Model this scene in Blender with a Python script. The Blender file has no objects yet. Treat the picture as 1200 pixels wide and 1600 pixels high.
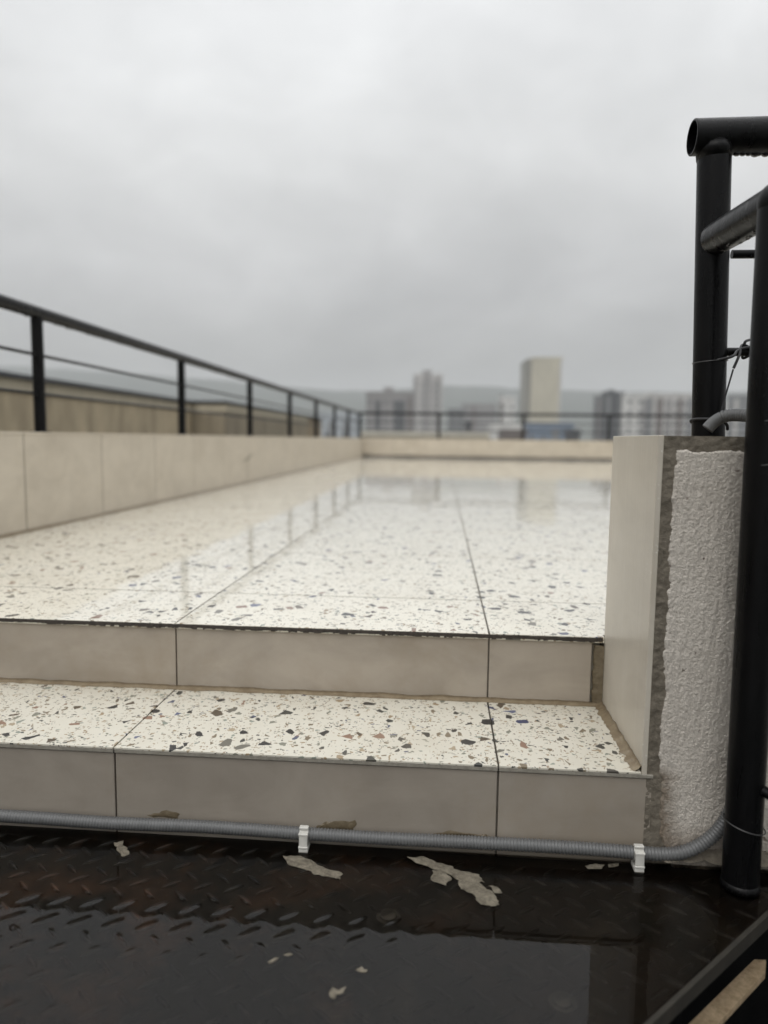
import bpy, bmesh, math, random
from mathutils import Vector, Matrix, noise
random.seed(7)
rad = math.radians
scene = bpy.context.scene
C = scene.collection

# ------------------------------------------------------------------ camera
CP = Vector((0.5057, -1.3134, 0.3577))
YAW, PIT, ROLL, FPX = 0.0798, -0.1021, 0.012, 1116.63
Fw = Vector((-math.sin(YAW)*math.cos(PIT), math.cos(YAW)*math.cos(PIT), math.sin(PIT)))
Rt = Vector((math.cos(YAW), math.sin(YAW), 0)); Up = Rt.cross(Fw)
R2 = Rt*math.cos(ROLL)+Up*math.sin(ROLL); U2 = -Rt*math.sin(ROLL)+Up*math.cos(ROLL)
cam = bpy.data.cameras.new('camera'); camo = bpy.data.objects.new('camera', cam); C.objects.link(camo)
M = Matrix((R2, U2, -Fw)).transposed().to_4x4(); M.translation = CP
camo.matrix_world = M
cam.sensor_fit = 'VERTICAL'; cam.sensor_height = 36; cam.sensor_width = 27
cam.lens = FPX*36/1600
cam.clip_start = 0.02; cam.clip_end = 6000
cam.dof.use_dof = True; cam.dof.focus_distance = 1.16; cam.dof.aperture_fstop = 2.1
scene.camera = camo

# ------------------------------------------------------------------ view, render
scene.view_settings.view_transform = 'Standard'; scene.view_settings.look = 'None'
scene.view_settings.gamma = 1; scene.view_settings.exposure = 0.0
scene.render.engine = 'CYCLES'
cy = scene.cycles
cy.use_denoising = True
cy.max_bounces = 8; cy.diffuse_bounces = 3; cy.glossy_bounces = 4; cy.transparent_max_bounces = 12; cy.volume_bounces = 1
cy.caustics_reflective = False; cy.caustics_refractive = False

# ------------------------------------------------------------------ node helper
class NT:
    def __init__(s, tree): s.t = tree; s.n = tree.nodes; s.l = tree.links
    def node(s, typ, **kw):
        n = s.n.new(typ)
        for k, v in kw.items(): setattr(n, k, v)
        return n
    def put(s, sock, v):
        if v is None: return
        if isinstance(v, bpy.types.NodeSocket): s.l.new(v, sock)
        else:
            if isinstance(v, (tuple, list)) and len(v) == 3 and sock.type == 'RGBA': v = (*v, 1)
            sock.default_value = v
    def math(s, op, a, b=None, c=None, clamp=False):
        n = s.node('ShaderNodeMath', operation=op, use_clamp=clamp)
        s.put(n.inputs[0], a)
        if b is not None: s.put(n.inputs[1], b)
        if c is not None: s.put(n.inputs[2], c)
        return n.outputs[0]
    def vmath(s, op, a, b=None, scale=None):
        n = s.node('ShaderNodeVectorMath', operation=op)
        s.put(n.inputs[0], a)
        if b is not None: s.put(n.inputs[1], b)
        if scale is not None: s.put(n.inputs['Scale'], scale)
        return n.outputs[1] if op in ('DOT_PRODUCT', 'LENGTH', 'DISTANCE') else n.outputs[0]
    def pos(s): return s.node('ShaderNodeNewGeometry').outputs['Position']
    def noise(s, vec, scale, detail=4, rough=.55, dist=0, col=False):
        n = s.node('ShaderNodeTexNoise'); s.put(n.inputs['Vector'], vec)
        n.inputs['Scale'].default_value = scale; n.inputs['Detail'].default_value = detail
        n.inputs['Roughness'].default_value = rough; n.inputs['Distortion'].default_value = dist
        return n.outputs[1] if col else n.outputs[0]
    def vor(s, vec, scale, feature='F1', rnd=1):
        n = s.node('ShaderNodeTexVoronoi', feature=feature); s.put(n.inputs['Vector'], vec)
        n.inputs['Scale'].default_value = scale; n.inputs['Randomness'].default_value = rnd
        return n
    def ramp(s, fac, stops, interp='LINEAR'):
        n = s.node('ShaderNodeValToRGB'); n.color_ramp.interpolation = interp
        e = n.color_ramp.elements
        while len(e) < len(stops): e.new(.5)
        for i, (p, c) in enumerate(stops):
            e[i].position = p; e[i].color = (c, c, c, 1) if isinstance(c, (int, float)) else (*c, 1)
        s.put(n.inputs[0], fac); return n.outputs[0]
    def rng(s, v, a, b, c=0, d=1, smooth=False):
        n = s.node('ShaderNodeMapRange'); n.clamp = True
        if smooth: n.interpolation_type = 'SMOOTHSTEP'
        s.put(n.inputs[0], v)
        for i, x in enumerate((a, b, c, d)): n.inputs[i+1].default_value = x
        return n.outputs[0]
    def mix(s, fac, a, b, mode='MIX'):
        n = s.node('ShaderNodeMix', data_type='RGBA', blend_type=mode)
        s.put(n.inputs[0], fac); s.put(n.inputs[6], a); s.put(n.inputs[7], b); return n.outputs[2]
    def scalev(s, vec, xyz):
        n = s.node('ShaderNodeMapping'); s.put(n.inputs[0], vec); n.inputs['Scale'].default_value = xyz; return n.outputs[0]
    def bump(s, h, strength=.3, dist=.002, nrm=None):
        n = s.node('ShaderNodeBump'); s.put(n.inputs['Height'], h)
        n.inputs['Strength'].default_value = strength; n.inputs['Distance'].default_value = dist
        if nrm is not None: s.put(n.inputs['Normal'], nrm)
        return n.outputs[0]
    def sep(s, v):
        n = s.node('ShaderNodeSeparateXYZ'); s.put(n.inputs[0], v); return n.outputs

def new_mat(name):
    m = bpy.data.materials.new(name); m.use_nodes = True
    m.node_tree.nodes.clear(); nt = NT(m.node_tree)
    out = nt.node('ShaderNodeOutputMaterial'); p = nt.node('ShaderNodeBsdfPrincipled')
    nt.l.new(p.outputs[0], out.inputs[0]); return m, nt, p, out
def setp(nt, p, **kw):
    names = dict(col='Base Color', rough='Roughness', metal='Metallic', normal='Normal', coat='Coat Weight', coatr='Coat Roughness',
                 coati='Coat IOR', coatn='Coat Normal', spec='Specular IOR Level', ior='IOR')
    for k, v in kw.items(): nt.put(p.inputs[names[k]], v)

# ------------------------------------------------------------------ sky (overcast) and sun
SUN_EL, SUN_ROT = rad(52), rad(200)
w = bpy.data.worlds.new('World'); scene.world = w; w.use_nodes = True
wt = NT(w.node_tree); w.node_tree.nodes.clear()
wo = wt.node('ShaderNodeOutputWorld')
tc = wt.node('ShaderNodeTexCoord').outputs['Generated']
dirv = wt.vmath('NORMALIZE', tc)
z = wt.sep(dirv)[2]
nish = wt.node('ShaderNodeTexSky', sky_type='NISHITA'); nish.sun_disc = False
nish.sun_elevation = SUN_EL; nish.sun_rotation = SUN_ROT; nish.dust_density = 3
bg1 = wt.node('ShaderNodeBackground'); wt.put(bg1.inputs[0], nish.outputs[0]); bg1.inputs[1].default_value = 0.07
grad = wt.ramp(z, [(0.0, (.395, .392, .38)), (.10, (.43, .427, .415)), (.20, (.60, .60, .597)), (.33, (.80, .805, .80)), (.50, (.88, .89, .895)), (.75, (1.48, 1.49, 1.50)), (1.0, (2.0, 2.01, 2.03))])
# flattened cloud layer: direction divided by (z + a) so that clouds compress towards the horizon
den = wt.math('ADD', wt.math('MAXIMUM', z, 0.0), .48)
cv = wt.vmath('SCALE', dirv, scale=wt.math('DIVIDE', 1.0, den))
n1 = wt.noise(cv, 1.9, 5, .52, .45)
n2 = wt.noise(cv, 5.6, 4, .5, .5)
cl = wt.math('ADD', wt.math('MULTIPLY', wt.math('SUBTRACT', n1, .5), .66), wt.math('MULTIPLY', wt.math('SUBTRACT', n2, .5), .30))
cl = wt.math('ADD', cl, 1.0)
cloud = wt.vmath('SCALE', grad, scale=cl)
bg2 = wt.node('ShaderNodeBackground'); wt.put(bg2.inputs[0], cloud); bg2.inputs[1].default_value = 1.0
mx = wt.node('ShaderNodeMixShader'); mx.inputs[0].default_value = .93
wt.l.new(bg1.outputs[0], mx.inputs[1]); wt.l.new(bg2.outputs[0], mx.inputs[2]); wt.l.new(mx.outputs[0], wo.inputs[0])

sun = bpy.data.lights.new('sun', 'SUN'); sun.energy = 0.9; sun.angle = rad(50); sun.color = (1, .97, .92)
so = bpy.data.objects.new('sun', sun); C.objects.link(so)
sd = Vector((math.sin(SUN_ROT)*math.cos(SUN_EL), math.cos(SUN_ROT)*math.cos(SUN_EL), math.sin(SUN_EL)))
so.rotation_euler = sd.to_track_quat('Z', 'Y').to_euler()

# ------------------------------------------------------------------ materials
def mat_terrazzo(k=1.0, name='terrazzo'):
    m, nt, p, out = new_mat(name)
    pos = nt.pos()
    flat = nt.scalev(pos, (1, 1, 1))
    wob = nt.vmath('SCALE', nt.vmath('SUBTRACT', nt.noise(flat, 90, 2, .5, col=True), (.5, .5, .5)), scale=.006)
    v = nt.vmath('ADD', flat, wob)
    base = nt.mix(nt.noise(flat, 14, 5, .6), tuple(k*q for q in (.69, .652, .548)), tuple(k*q for q in (.76, .732, .638)))
    col = base
    dark = [(0, (.012, .012, .014)), (.36, (.026, .028, .026)), (.50, (.040, .022, .018)), (.57, (.035, .045, .12)), (.61, (.09, .065, .04)),
            (.74, (.16, .15, .12)), (.84, (.28, .165, .11)), (.95, (.10, .12, .22))]
    mid = [(0, (.045, .045, .04)), (.16, (.21, .165, .105)), (.38, (.36, .27, .165)), (.5, (.24, .24, .19)), (.68, (.43, .35, .24)), (.85, (.28, .31, .26)), (.96, (.08, .09, .15))]
    fine = [(0, (.10, .09, .08)), (.15, (.36, .28, .20)), (.5, (.45, .38, .28)), (.75, (.40, .40, .35)), (.9, (.25, .19, .14))]
    for sc, st, thr, eg, ram, off, rot in ((300, (1, .6, 1), .24, .10, fine, 3.1, .8), (120, (1, 1.45, 1), .24, .08, mid, 7.7, .5), (62, (1.35, .9, 1), .155, .08, mid, 1.3, 2.2), (36, (1.2, 1, 1), .17, .10, dark, 5.2, 1.1)):
        mp = nt.node('ShaderNodeMapping'); nt.put(mp.inputs[0], v); mp.inputs['Scale'].default_value = st
        mp.inputs['Location'].default_value = (off, off*.7, off*1.3); mp.inputs['Rotation'].default_value = (0, 0, rot)
        a = nt.vor(mp.outputs[0], sc); b = nt.vor(mp.outputs[0], sc, 'DISTANCE_TO_EDGE')
        rgb = nt.node('ShaderNodeSeparateColor'); nt.put(rgb.inputs[0], a.outputs['Color'])
        sel = nt.math('LESS_THAN', rgb.outputs[0], thr*(.80 if k > 1 else 1.0))
        margin = nt.math('MULTIPLY_ADD', rgb.outputs[2], .16, eg)
        edge = nt.math('SUBTRACT', b.outputs['Distance'], margin)
        edge = nt.math('MULTIPLY', edge, 40, clamp=True)
        ccol = nt.ramp(rgb.outputs[1], ram, 'CONSTANT')
        ccol = nt.mix(nt.noise(v, 260, 3, .6), nt.mix(.35, ccol, (0, 0, 0)), nt.mix(.04, ccol, (.8, .75, .65)))
        col = nt.mix(nt.math('MULTIPLY', sel, edge), col, ccol)
    # thin dirt film in wandering patches
    d = nt.rng(nt.noise(flat, 5, 5, .62), .48, .72, 0, .22)
    col = nt.mix(d, col, (.42, .36, .26))
    wetn = nt.bump(nt.noise(flat, 5, 3, .5), .10, .012)
    wetn = nt.bump(nt.noise(flat, 60, 2, .5), .03, .0012, wetn)
    dry = nt.math('ADD', nt.math('MULTIPLY', nt.sep(pos)[0], -.55), nt.math('MULTIPLY', nt.math('SUBTRACT', nt.noise(flat, 2.2, 5, .6), .5), 1.1))
    crough = nt.rng(dry, .08, .42, .010, .09)
    setp(nt, p, col=col, rough=.45, spec=.4, coat=1.0, coatr=crough, coati=1.37, coatn=wetn)
    return m
def mat_tread():
    m = mat_terrazzo(.86, 'terrazzo_damp_shaded')  # same terrazzo with the tread's dimmer light put into its colour, damp coat
    for n in m.node_tree.nodes:
        if n.type == 'BSDF_PRINCIPLED':
            for l_ in list(n.inputs['Coat Roughness'].links): m.node_tree.links.remove(l_)
            n.inputs['Coat Roughness'].default_value = .14; n.inputs['Coat Weight'].default_value = .42
    return m
def mat_porcelain(name, c1, c2, streak=False, dirt=.5, coat=.25, coatr=.25, mott=.22):
    m, nt, p, out = new_mat(name)
    pos = nt.pos(); xyz = nt.sep(pos)
    cloudy = nt.noise(pos, 7, 6, .6, .6)
    col = nt.mix(nt.rng(cloudy, .3, .7), c1, c2)
    oi = nt.node('ShaderNodeObjectInfo').outputs['Random']
    col = nt.mix(nt.math('MULTIPLY', oi, .18), col, nt.mix(.5, c1, (.5, .46, .4)))
    drips = nt.noise(nt.scalev(pos, (60, 60, 2.0)), 1, 4, .6)
    col = nt.mix(nt.rng(drips, .55, .8, 0, .20 if not streak else .35), col, nt.mix(.45, c1, (.25, .2, .14)) if not streak else nt.mix(.4, c2, (.8, .78, .72)))
    speck = nt.noise(pos, 230, 2, .5)
    col = nt.mix(nt.rng(speck, .74, .78, 0, .15), col, (.55, .50, .42))
    col = nt.mix(nt.rng(nt.noise(nt.scalev(pos, (1.6, 1.6, 3.4)), 3.3, 5, .58, .8), .40, .62, 0, mott), col, tuple(min(1, v*1.25) for v in c2))
    stain = nt.noise(pos, 3.1, 7, .66)
    col = nt.mix(nt.rng(stain, .50, .70, 0, dirt), col, (.24, .19, .13))
    if streak:
        sp = nt.math('MULTIPLY', nt.rng(nt.noise(pos, 210, 1, .5), .70, .73), nt.rng(nt.noise(pos, 9, 3, .5), .45, .6))
        col = nt.mix(nt.math('MULTIPLY', sp, .7), col, (.72, .71, .68))
    h = nt.noise(pos, 45, 5, .6)
    if streak: h = nt.noise(nt.scalev(pos, (420, 420, 6)), 1, 2, .5)
    nrm = nt.bump(h, .25 if not streak else .5, .0012)
    setp(nt, p, col=col, rough=nt.rng(cloudy, .3, .7, .38, .6), normal=nrm, coat=coat, coatr=coatr, coati=1.33)
    return m
def mat_concrete(name, c1, c2, sc=30, rough=.85, bs=.6, bd=.003, coat=0.0):
    m, nt, p, out = new_mat(name)
    pos = nt.pos()
    n = nt.noise(pos, sc, 8, .68); g = nt.noise(pos, sc*9, 3, .6)
    col = nt.mix(nt.rng(n, .32, .68), c1, c2)
    col = nt.mix(nt.rng(g, .55, .75, 0, .35), col, tuple(x*.55 for x in c1))
    h = nt.math('ADD', n, nt.math('MULTIPLY', g, .45))
    setp(nt, p, col=col, rough=rough, normal=nt.bump(h, bs, bd), coat=coat, coatr=.25, coati=1.33)
    return m
def mat_stucco():
    m, nt, p, out = new_mat('stucco_render')
    pos = nt.pos()
    big = nt.noise(pos, 6, 6, .6); col = nt.mix(nt.rng(big, .3, .7), (.66, .61, .545), (.77, .72, .65))
    fine = nt.noise(pos, 420, 4, .65)
    col = nt.mix(nt.rng(fine, .35, .6, .40, 0), col, (.27, .23, .19))
    pit = nt.noise(pos, 70, 2, .5); col = nt.mix(nt.rng(pit, .69, .74, 0, .8), col, (.12, .08, .06))
    xyz = nt.sep(pos)
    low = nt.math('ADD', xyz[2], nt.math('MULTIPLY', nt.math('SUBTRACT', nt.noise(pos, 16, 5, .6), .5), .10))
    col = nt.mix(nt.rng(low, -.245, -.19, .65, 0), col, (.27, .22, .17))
    # brown run-off stain beside the riser
    dx = nt.math('ADD', xyz[0], nt.math('MULTIPLY', nt.math('SUBTRACT', nt.noise(pos, 28, 5, .65), .5), .06))
    st = nt.math('MULTIPLY', nt.rng(dx, .842, .866, 1, 0), nt.rng(xyz[2], -.135, -.115, 1, 0))
    col = nt.mix(nt.math('MULTIPLY', st, .8), col, (.17, .125, .08))
    h = nt.math('ADD', fine, nt.math('MULTIPLY', nt.noise(nt.scalev(pos, (230, 230, 55)), 1, 3, .6), .8))
    setp(nt, p, col=col, rough=.8, normal=nt.bump(h, 1.0, .0030), coat=.12, coatr=.3, coati=1.33)
    return m
def mat_black(name='black_paint', c=.0032, rough=.30):
    m, nt, p, out = new_mat(name)
    pos = nt.pos()
    n = nt.noise(nt.scalev(pos, (60, 60, 8)), 1, 5, .6); s = nt.noise(pos, 90, 3, .6)
    col = nt.mix(nt.rng(n, .5, .8, 0, .5), (c, c, c*1.1), (c*2.2, c*2.2, c*2.4))
    col = nt.mix(nt.rng(s, .70, .76, 0, .5), col, (.045, .045, .042))
    drops = nt.rng(nt.noise(pos, 240, 1, .5), .58, .7)
    setp(nt, p, col=col, rough=nt.rng(n, .3, .75, rough*.75, rough*1.5), normal=nt.bump(nt.math('ADD', nt.noise(pos, 35, 3, .5), nt.math('MULTIPLY', drops, .5)), .25, .0012), spec=.16)
    return m
def mat_plate():
    m, nt, p, out = new_mat('rusty_black_plate')
    pos = nt.pos()
    n = nt.noise(pos, 5.5, 6, .62, .8); f = nt.noise(pos, 60, 5, .65)
    rust = nt.rng(nt.math('ADD', n, nt.math('MULTIPLY', f, .22)), .60, .80)
    rust = nt.math('MULTIPLY', rust, nt.rng(nt.sep(pos)[0], .30, .62, 1, .15))
    dk = nt.mix(f, (.0025, .0023, .002), (.009, .0078, .0062))
    col = nt.mix(nt.math('MULTIPLY', rust, .85), dk, nt.mix(f, (.034, .017, .010), (.060, .031, .017)))
    sil = nt.rng(nt.noise(pos, 9, 6, .6), .56, .72)
    col = nt.mix(nt.math('MULTIPLY', sil, .5), col, (.038, .032, .024))
    col = nt.mix(nt.rng(nt.noise(pos, 130, 3, .6), .66, .72, 0, .6), col, (.07, .062, .05))
    setp(nt, p, col=col, rough=.40, normal=nt.bump(f, .4, .0008), spec=.14)
    return m
def mat_water():
    m = bpy.data.materials.new('rain_water'); m.use_nodes = True; m.node_tree.nodes.clear(); nt = NT(m.node_tree)
    out = nt.node('ShaderNodeOutputMaterial')
    pos = nt.pos()
    nr = nt.bump(nt.noise(pos, 9, 2, .5), .05, .003)
    fr = nt.node('ShaderNodeFresnel'); fr.inputs[0].default_value = 1.34; nt.put(fr.inputs['Normal'], nr)
    tr = nt.node('ShaderNodeBsdfTransparent'); nt.put(tr.inputs[0], (.72, .68, .62))
    gl = nt.node('ShaderNodeBsdfGlossy'); gl.inputs['Roughness'].default_value = .0; nt.put(gl.inputs['Normal'], nr)
    mxs = nt.node('ShaderNodeMixShader'); nt.put(mxs.inputs[0], fr.outputs[0]); nt.l.new(tr.outputs[0], mxs.inputs[1]); nt.l.new(gl.outputs[0], mxs.inputs[2])
    nt.l.new(mxs.outputs[0], out.inputs[0]); return m
def mat_simple(name, col, rough=.6, var=.25, sc=20, metal=0, coat=0.0, bs=.2):
    m, nt, p, out = new_mat(name); pos = nt.pos()
    n = nt.noise(pos, sc, 5, .6)
    setp(nt, p, col=nt.mix(nt.rng(n, .3, .7), tuple(x*(1-var) for x in col), tuple(min(1, x*(1+var)) for x in col)), rough=rough, metal=metal, coat=coat, normal=nt.bump(n, bs, .002))
    return m
def mat_facade(name, col, sc=.05, var=.12):
    m, nt, p, out = new_mat(name); pos = nt.pos()
    a = nt.noise(nt.scalev(pos, (1, 1, .25)), sc*6, 5, .6); b = nt.noise(pos, sc, 3, .5)
    c = nt.mix(nt.rng(a, .3, .7), tuple(x*(1-var) for x in col), tuple(min(1, x*(1+var)) for x in col))
    c = nt.mix(nt.rng(b, .4, .7, 0, .3), c, tuple(x*.7 for x in col))
    setp(nt, p, col=c, rough=.9); return m

T_FLOOR = mat_terrazzo(1.07); T_TREAD = mat_tread()
P_RISER = mat_porcelain('greige_porcelain', (.280, .242, .197), (.345, .303, .253), dirt=.55, mott=.55)
P_RISER_SHADED = mat_porcelain('shaded_wet_porcelain', (.230, .201, .166), (.290, .257, .216), dirt=.5, coat=.5, mott=.45)  # riser colour darkened for the shade low down, under a wetter coat
P_WALL = mat_porcelain('warm_wall_porcelain', (.450, .396, .318), (.530, .475, .392), dirt=.22, coat=.15)
P_PIER = mat_porcelain('ribbed_grey_porcelain', (.45, .41, .345), (.53, .49, .42), streak=True, dirt=.2, coat=.35, coatr=.2)
MORTAR = mat_concrete('cement_mortar', (.105, .09, .068), (.20, .175, .137), 55, .8, .8, .004)
GROUT = mat_concrete('yellowed_grout', (.15, .108, .062), (.26, .21, .135), 40, .5, .5, .002, coat=.4)
GROUT_GREY = mat_concrete('grey_grout', (.06, .052, .04), (.12, .105, .082), 60, .7, .5, .002)
MUD = mat_concrete('dried_brown_splash', (.095, .072, .04), (.17, .135, .085), 90, .5, .6, .002, coat=.3)
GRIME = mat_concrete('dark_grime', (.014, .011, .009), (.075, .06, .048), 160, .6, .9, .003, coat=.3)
NOSE = mat_concrete('grey_tile_edge', (.20, .185, .155), (.33, .31, .265), 120, .5, .4, .001, coat=.4)
CONCRETE = mat_concrete('plain_concrete', (.24, .215, .175), (.34, .31, .26), 8, .9, .5, .006)
STUCCO = mat_stucco(); BLACK = mat_black(); PLATE = mat_plate(); WATER = mat_water()
BLACK_MATT = mat_black('void_shade_black', .0025, .5)  # matt black for parts added to fill the shaded void with dark
CONDUIT = mat_simple('grey_conduit_plastic', (.115, .117, .118), .45, .12, 60, coat=.2)
CLIPM = mat_simple('white_plastic', (.60, .59, .55), .45, .14, 50)
CABLE = mat_simple('black_cable', (.02, .02, .022), .5, .2, 60)
WIRE = mat_simple('thin_dark_wire', (.06, .06, .06), .4, .2, 60, metal=.6)
FLAKE = mat_concrete('peeled_render', (.10, .085, .06), (.31, .275, .21), 110, .7, 1.0, .005)
STEEL = mat_simple('dull_steel', (.045, .042, .036), .45, .3, 80, metal=.7)
TAN = mat_concrete('tan_textured_render', (.40, .28, .16), (.72, .55, .35), 95, .9, 1.0, .012)
DROP = None
def mat_drop():
    m, nt, p, out = new_mat('water_drop')
    setp(nt, p, col=(.9, .9, .9), rough=.02, ior=1.33); p.inputs['Transmission Weight'].default_value = 1; return m
DRIP = mat_simple('hanging_drip', (.006, .006, .007), .08, .1, 60, coat=.5)  # black colour stands in for the dark that hanging water drops refract

# ------------------------------------------------------------------ mesh helpers
def link(name, mesh, parent=None, mat=None, smooth=False):
    o = bpy.data.objects.new(name, mesh); C.objects.link(o)
    if mat and not mesh.materials: mesh.materials.append(mat)
    if smooth:
        mesh.polygons.foreach_set('use_smooth', [True]*len(mesh.polygons))
    if parent: o.parent = parent
    return o
def bm_obj(name, bm, mat, parent=None, smooth=False):
    me = bpy.data.meshes.new(name); bm.normal_update(); bm.to_mesh(me); bm.free(); return link(name, me, parent, mat, smooth)
def tag(o, label=None, cat=None, group=None, kind=None):
    if label: o['label'] = label
    if cat: o['category'] = cat
    if group: o['group'] = group
    if kind: o['kind'] = kind
    return o
def empty(name, loc=(0, 0, 0)):
    o = bpy.data.objects.new(name, None); o.location = loc; o.empty_display_size = .1; C.objects.link(o); return o
def box_bm(x0, x1, y0, y1, z0, z1, bev=0, bm=None, seg=1):
    b = bmesh.new()
    bmesh.ops.create_cube(b, size=1)
    for v in b.verts:
        v.co = Vector((x0 if v.co.x < 0 else x1, y0 if v.co.y < 0 else y1, z0 if v.co.z < 0 else z1))
    if bev: bmesh.ops.bevel(b, geom=b.edges[:], offset=bev, segments=seg, affect='EDGES', profile=.5)
    if bm is None: return b
    me = bpy.data.meshes.new('t'); b.to_mesh(me); b.free(); bm.from_mesh(me); bpy.data.meshes.remove(me); return bm
def box(name, x0, x1, y0, y1, z0, z1, mat, parent=None, bev=0):
    return bm_obj(name, box_bm(x0, x1, y0, y1, z0, z1, bev), mat, parent)
_cache = {}
def tile(name, x0, x1, y0, y1, z0, z1, mat, parent, bev=.0006):
    """a tile as its own object; equal sizes share mesh data"""
    dx, dy, dz = round(x1-x0, 4), round(y1-y0, 4), round(z1-z0, 4)
    k = (dx, dy, dz, mat.name)
    if k not in _cache:
        me = bpy.data.meshes.new(name); b = box_bm(-dx/2, dx/2, -dy/2, dy/2, -dz/2, dz/2, bev); b.to_mesh(me); b.free(); me.materials.append(mat); _cache[k] = me
    o = link(name, _cache[k], parent); o.location = ((x0+x1)/2, (y0+y1)/2, (z0+z1)/2); return o
def tube_bm(pts, r, seg=20, bm=None, caps=True, radii=None, closed=False):
    bm = bm or bmesh.new(); pts = [Vector(p) for p in pts]; rings = []
    n = len(pts); nrm = None
    for i, p in enumerate(pts):
        if closed: t = pts[(i+1) % n]-pts[i-1]
        else: t = (pts[min(i+1, n-1)]-pts[max(i-1, 0)])
        t.normalize()
        if nrm is None:
            nrm = t.orthogonal().normalized()
        nrm = (nrm-t*nrm.dot(t)).normalized(); b = t.cross(nrm)
        rr = radii[i] if radii else r
        rings.append([bm.verts.new(p+(nrm*math.cos(2*math.pi*k/seg)+b*math.sin(2*math.pi*k/seg))*rr) for k in range(seg)])
    rng_ = range(n if closed else n-1)
    for i in rng_:
        a, c = rings[i], rings[(i+1) % n]
        for k in range(seg): bm.faces.new((a[k], a[(k+1) % seg], c[(k+1) % seg], c[k]))
    if caps and not closed:
        bm.faces.new(rings[0][::-1]); bm.faces.new(rings[-1])
    return bm
def smooth_sharp(o, ang=40):
    me = o.data; me.polygons.foreach_set('use_smooth', [True]*len(me.polygons))
    try: me.set_sharp_from_angle(angle=rad(ang))
    except Exception: pass
    return o
def tube(name, pts, r, mat, parent=None, seg=20, **k):
    return smooth_sharp(bm_obj(name, tube_bm(pts, r, seg, **k), mat, parent))
def hollow_tube(name, a, b, r, wall, mat, parent, seg=32):
    """open-ended pipe with real wall thickness from a to b"""
    a, b = Vector(a), Vector(b); t = (b-a).normalized(); u = t.orthogonal().normalized(); v = t.cross(u); bm = bmesh.new()
    def ring(p, rr): return [bm.verts.new(p+(u*math.cos(2*math.pi*k/seg)+v*math.sin(2*math.pi*k/seg))*rr) for k in range(seg)]
    rs = [ring(b, r), ring(a+t*.0012, r), ring(a, r-.0012), ring(a, r-wall), ring(b, r-wall)]
    for i in range(len(rs)):
        p, q = rs[i], rs[(i+1) % len(rs)]
        for k in range(seg): bm.faces.new((p[k], p[(k+1) % seg], q[(k+1) % seg], q[k]))
    bmesh.ops.recalc_face_normals(bm, faces=bm.faces[:])
    return smooth_sharp(bm_obj(name, bm, mat, parent))
def prism_bm(poly, z0, z1, bm=None):
    bm = bm or bmesh.new()
    lo = [bm.verts.new((x, y, z0)) for x, y in poly]; hi = [bm.verts.new((x, y, z1)) for x, y in poly]
    bm.faces.new(lo[::-1]); bm.faces.new(hi)
    for i in range(len(poly)):
        j = (i+1) % len(poly); bm.faces.new((lo[i], lo[j], hi[j], hi[i]))
    bmesh.ops.recalc_face_normals(bm, faces=bm.faces[:])
    return bm
def bend(pts, n=8):
    """Catmull-Rom through control points"""
    P = [Vector(p) for p in pts]; P = [P[0]*2-P[1]]+P+[P[-1]*2-P[-2]]; out = []
    for i in range(1, len(P)-2):
        for k in range(n):
            t = k/n; a, b, c, d = P[i-1:i+3]
            out.append(.5*((2*b)+(c-a)*t+(2*a-5*b+4*c-d)*t*t+(3*b-a-3*c+d)*t**3))
    out.append(P[-2]); return out
def at(px, py, Y):
    """the place seen at (px, py) of the photograph at world distance Y along the terrace"""
    d = Fw+R2*((px-600)/FPX)-U2*((py-800)/FPX); return CP+d*((Y-CP.y)/d.y)
def fbm(x, y, z=0, o=4):
    s = 0; a = 1
    for i in range(o):
        s += a*noise.noise(Vector((x, y, z))); x *= 2.03; y *= 2.03; z = z*2.03+7; a *= .5
    return s

# ------------------------------------------------------------------ dimensions
T = .6; H1, H2, TR = .1296, .1175, .2677
ZT = -H1; ZP = -.2705                    # tread top, steel plate top
XP, YF, HP = -1.0155, 12.3822, .3673     # left parapet face, far parapet face, parapet height
XR = 6.40; WX = .8104                    # right parapet face, pier face
ZG = -28.0

# ------------------------------------------------------------------ ground, hills, haze
gr = box('ground', -2300, 2300, -600, 2300, ZG-1, ZG, mat_facade('city_ground', (.10, .105, .09), .01, .3)); tag(gr, kind='structure')
ridge = [(-900, 560), (-500, 555), (-150, 566), (0, 571), (75, 574), (150, 580), (240, 586), (330, 592), (400, 600), (475, 607), (560, 611), (640, 607), (700, 602), (760, 603), (800, 606), (880, 609), (930, 611), (1080, 613), (1300, 609), (1700, 597), (2300, 590)]
def hills():
    bm = bmesh.new(); cols = []
    YD = 1500
    xs = []
    for (a, ya), (b, yb) in zip(ridge, ridge[1:]):
        n = max(2, int((b-a)/12))
        xs += [(a+(b-a)*k/n, ya+(yb-ya)*(k/n)) for k in range(n)]
    for px, py in xs:
        top = at(px, py, YD); top.z += 3.0*fbm(px*.02, 3) ; col = []
        for s in (-.42, -.34, -.26, -.18, -.1, -.04, 0, .05, .12, .22, .35):
            f = max(0, 1-abs(s)/.42)**.8 if s < 0 else max(0, 1-s/.36)
            p = CP+(top-CP)*(1+s); hz = ZG-.5+(top.z-ZG)*f+(fbm(p.x*.008, p.y*.008, 2)*9 if s else 0)*f
            col.append(bm.verts.new((p.x, p.y, hz)))
        cols.append(col)
    for a, b in zip(cols, cols[1:]):
        for k in range(len(a)-1): bm.faces.new((a[k], b[k], b[k+1], a[k+1]))
    o = bm_obj('hills', bm, mat_facade('wooded_hill', (.045, .055, .04), .02, .35), smooth=True); tag(o, kind='structure')
hills()
hz = box('haze', -2350, 2350, -650, 2350, ZG-2.5, 175, None)
hm = bpy.data.materials.new('haze_air'); hm.use_nodes = True; hm.node_tree.nodes.clear(); hn = NT(hm.node_tree)
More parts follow.
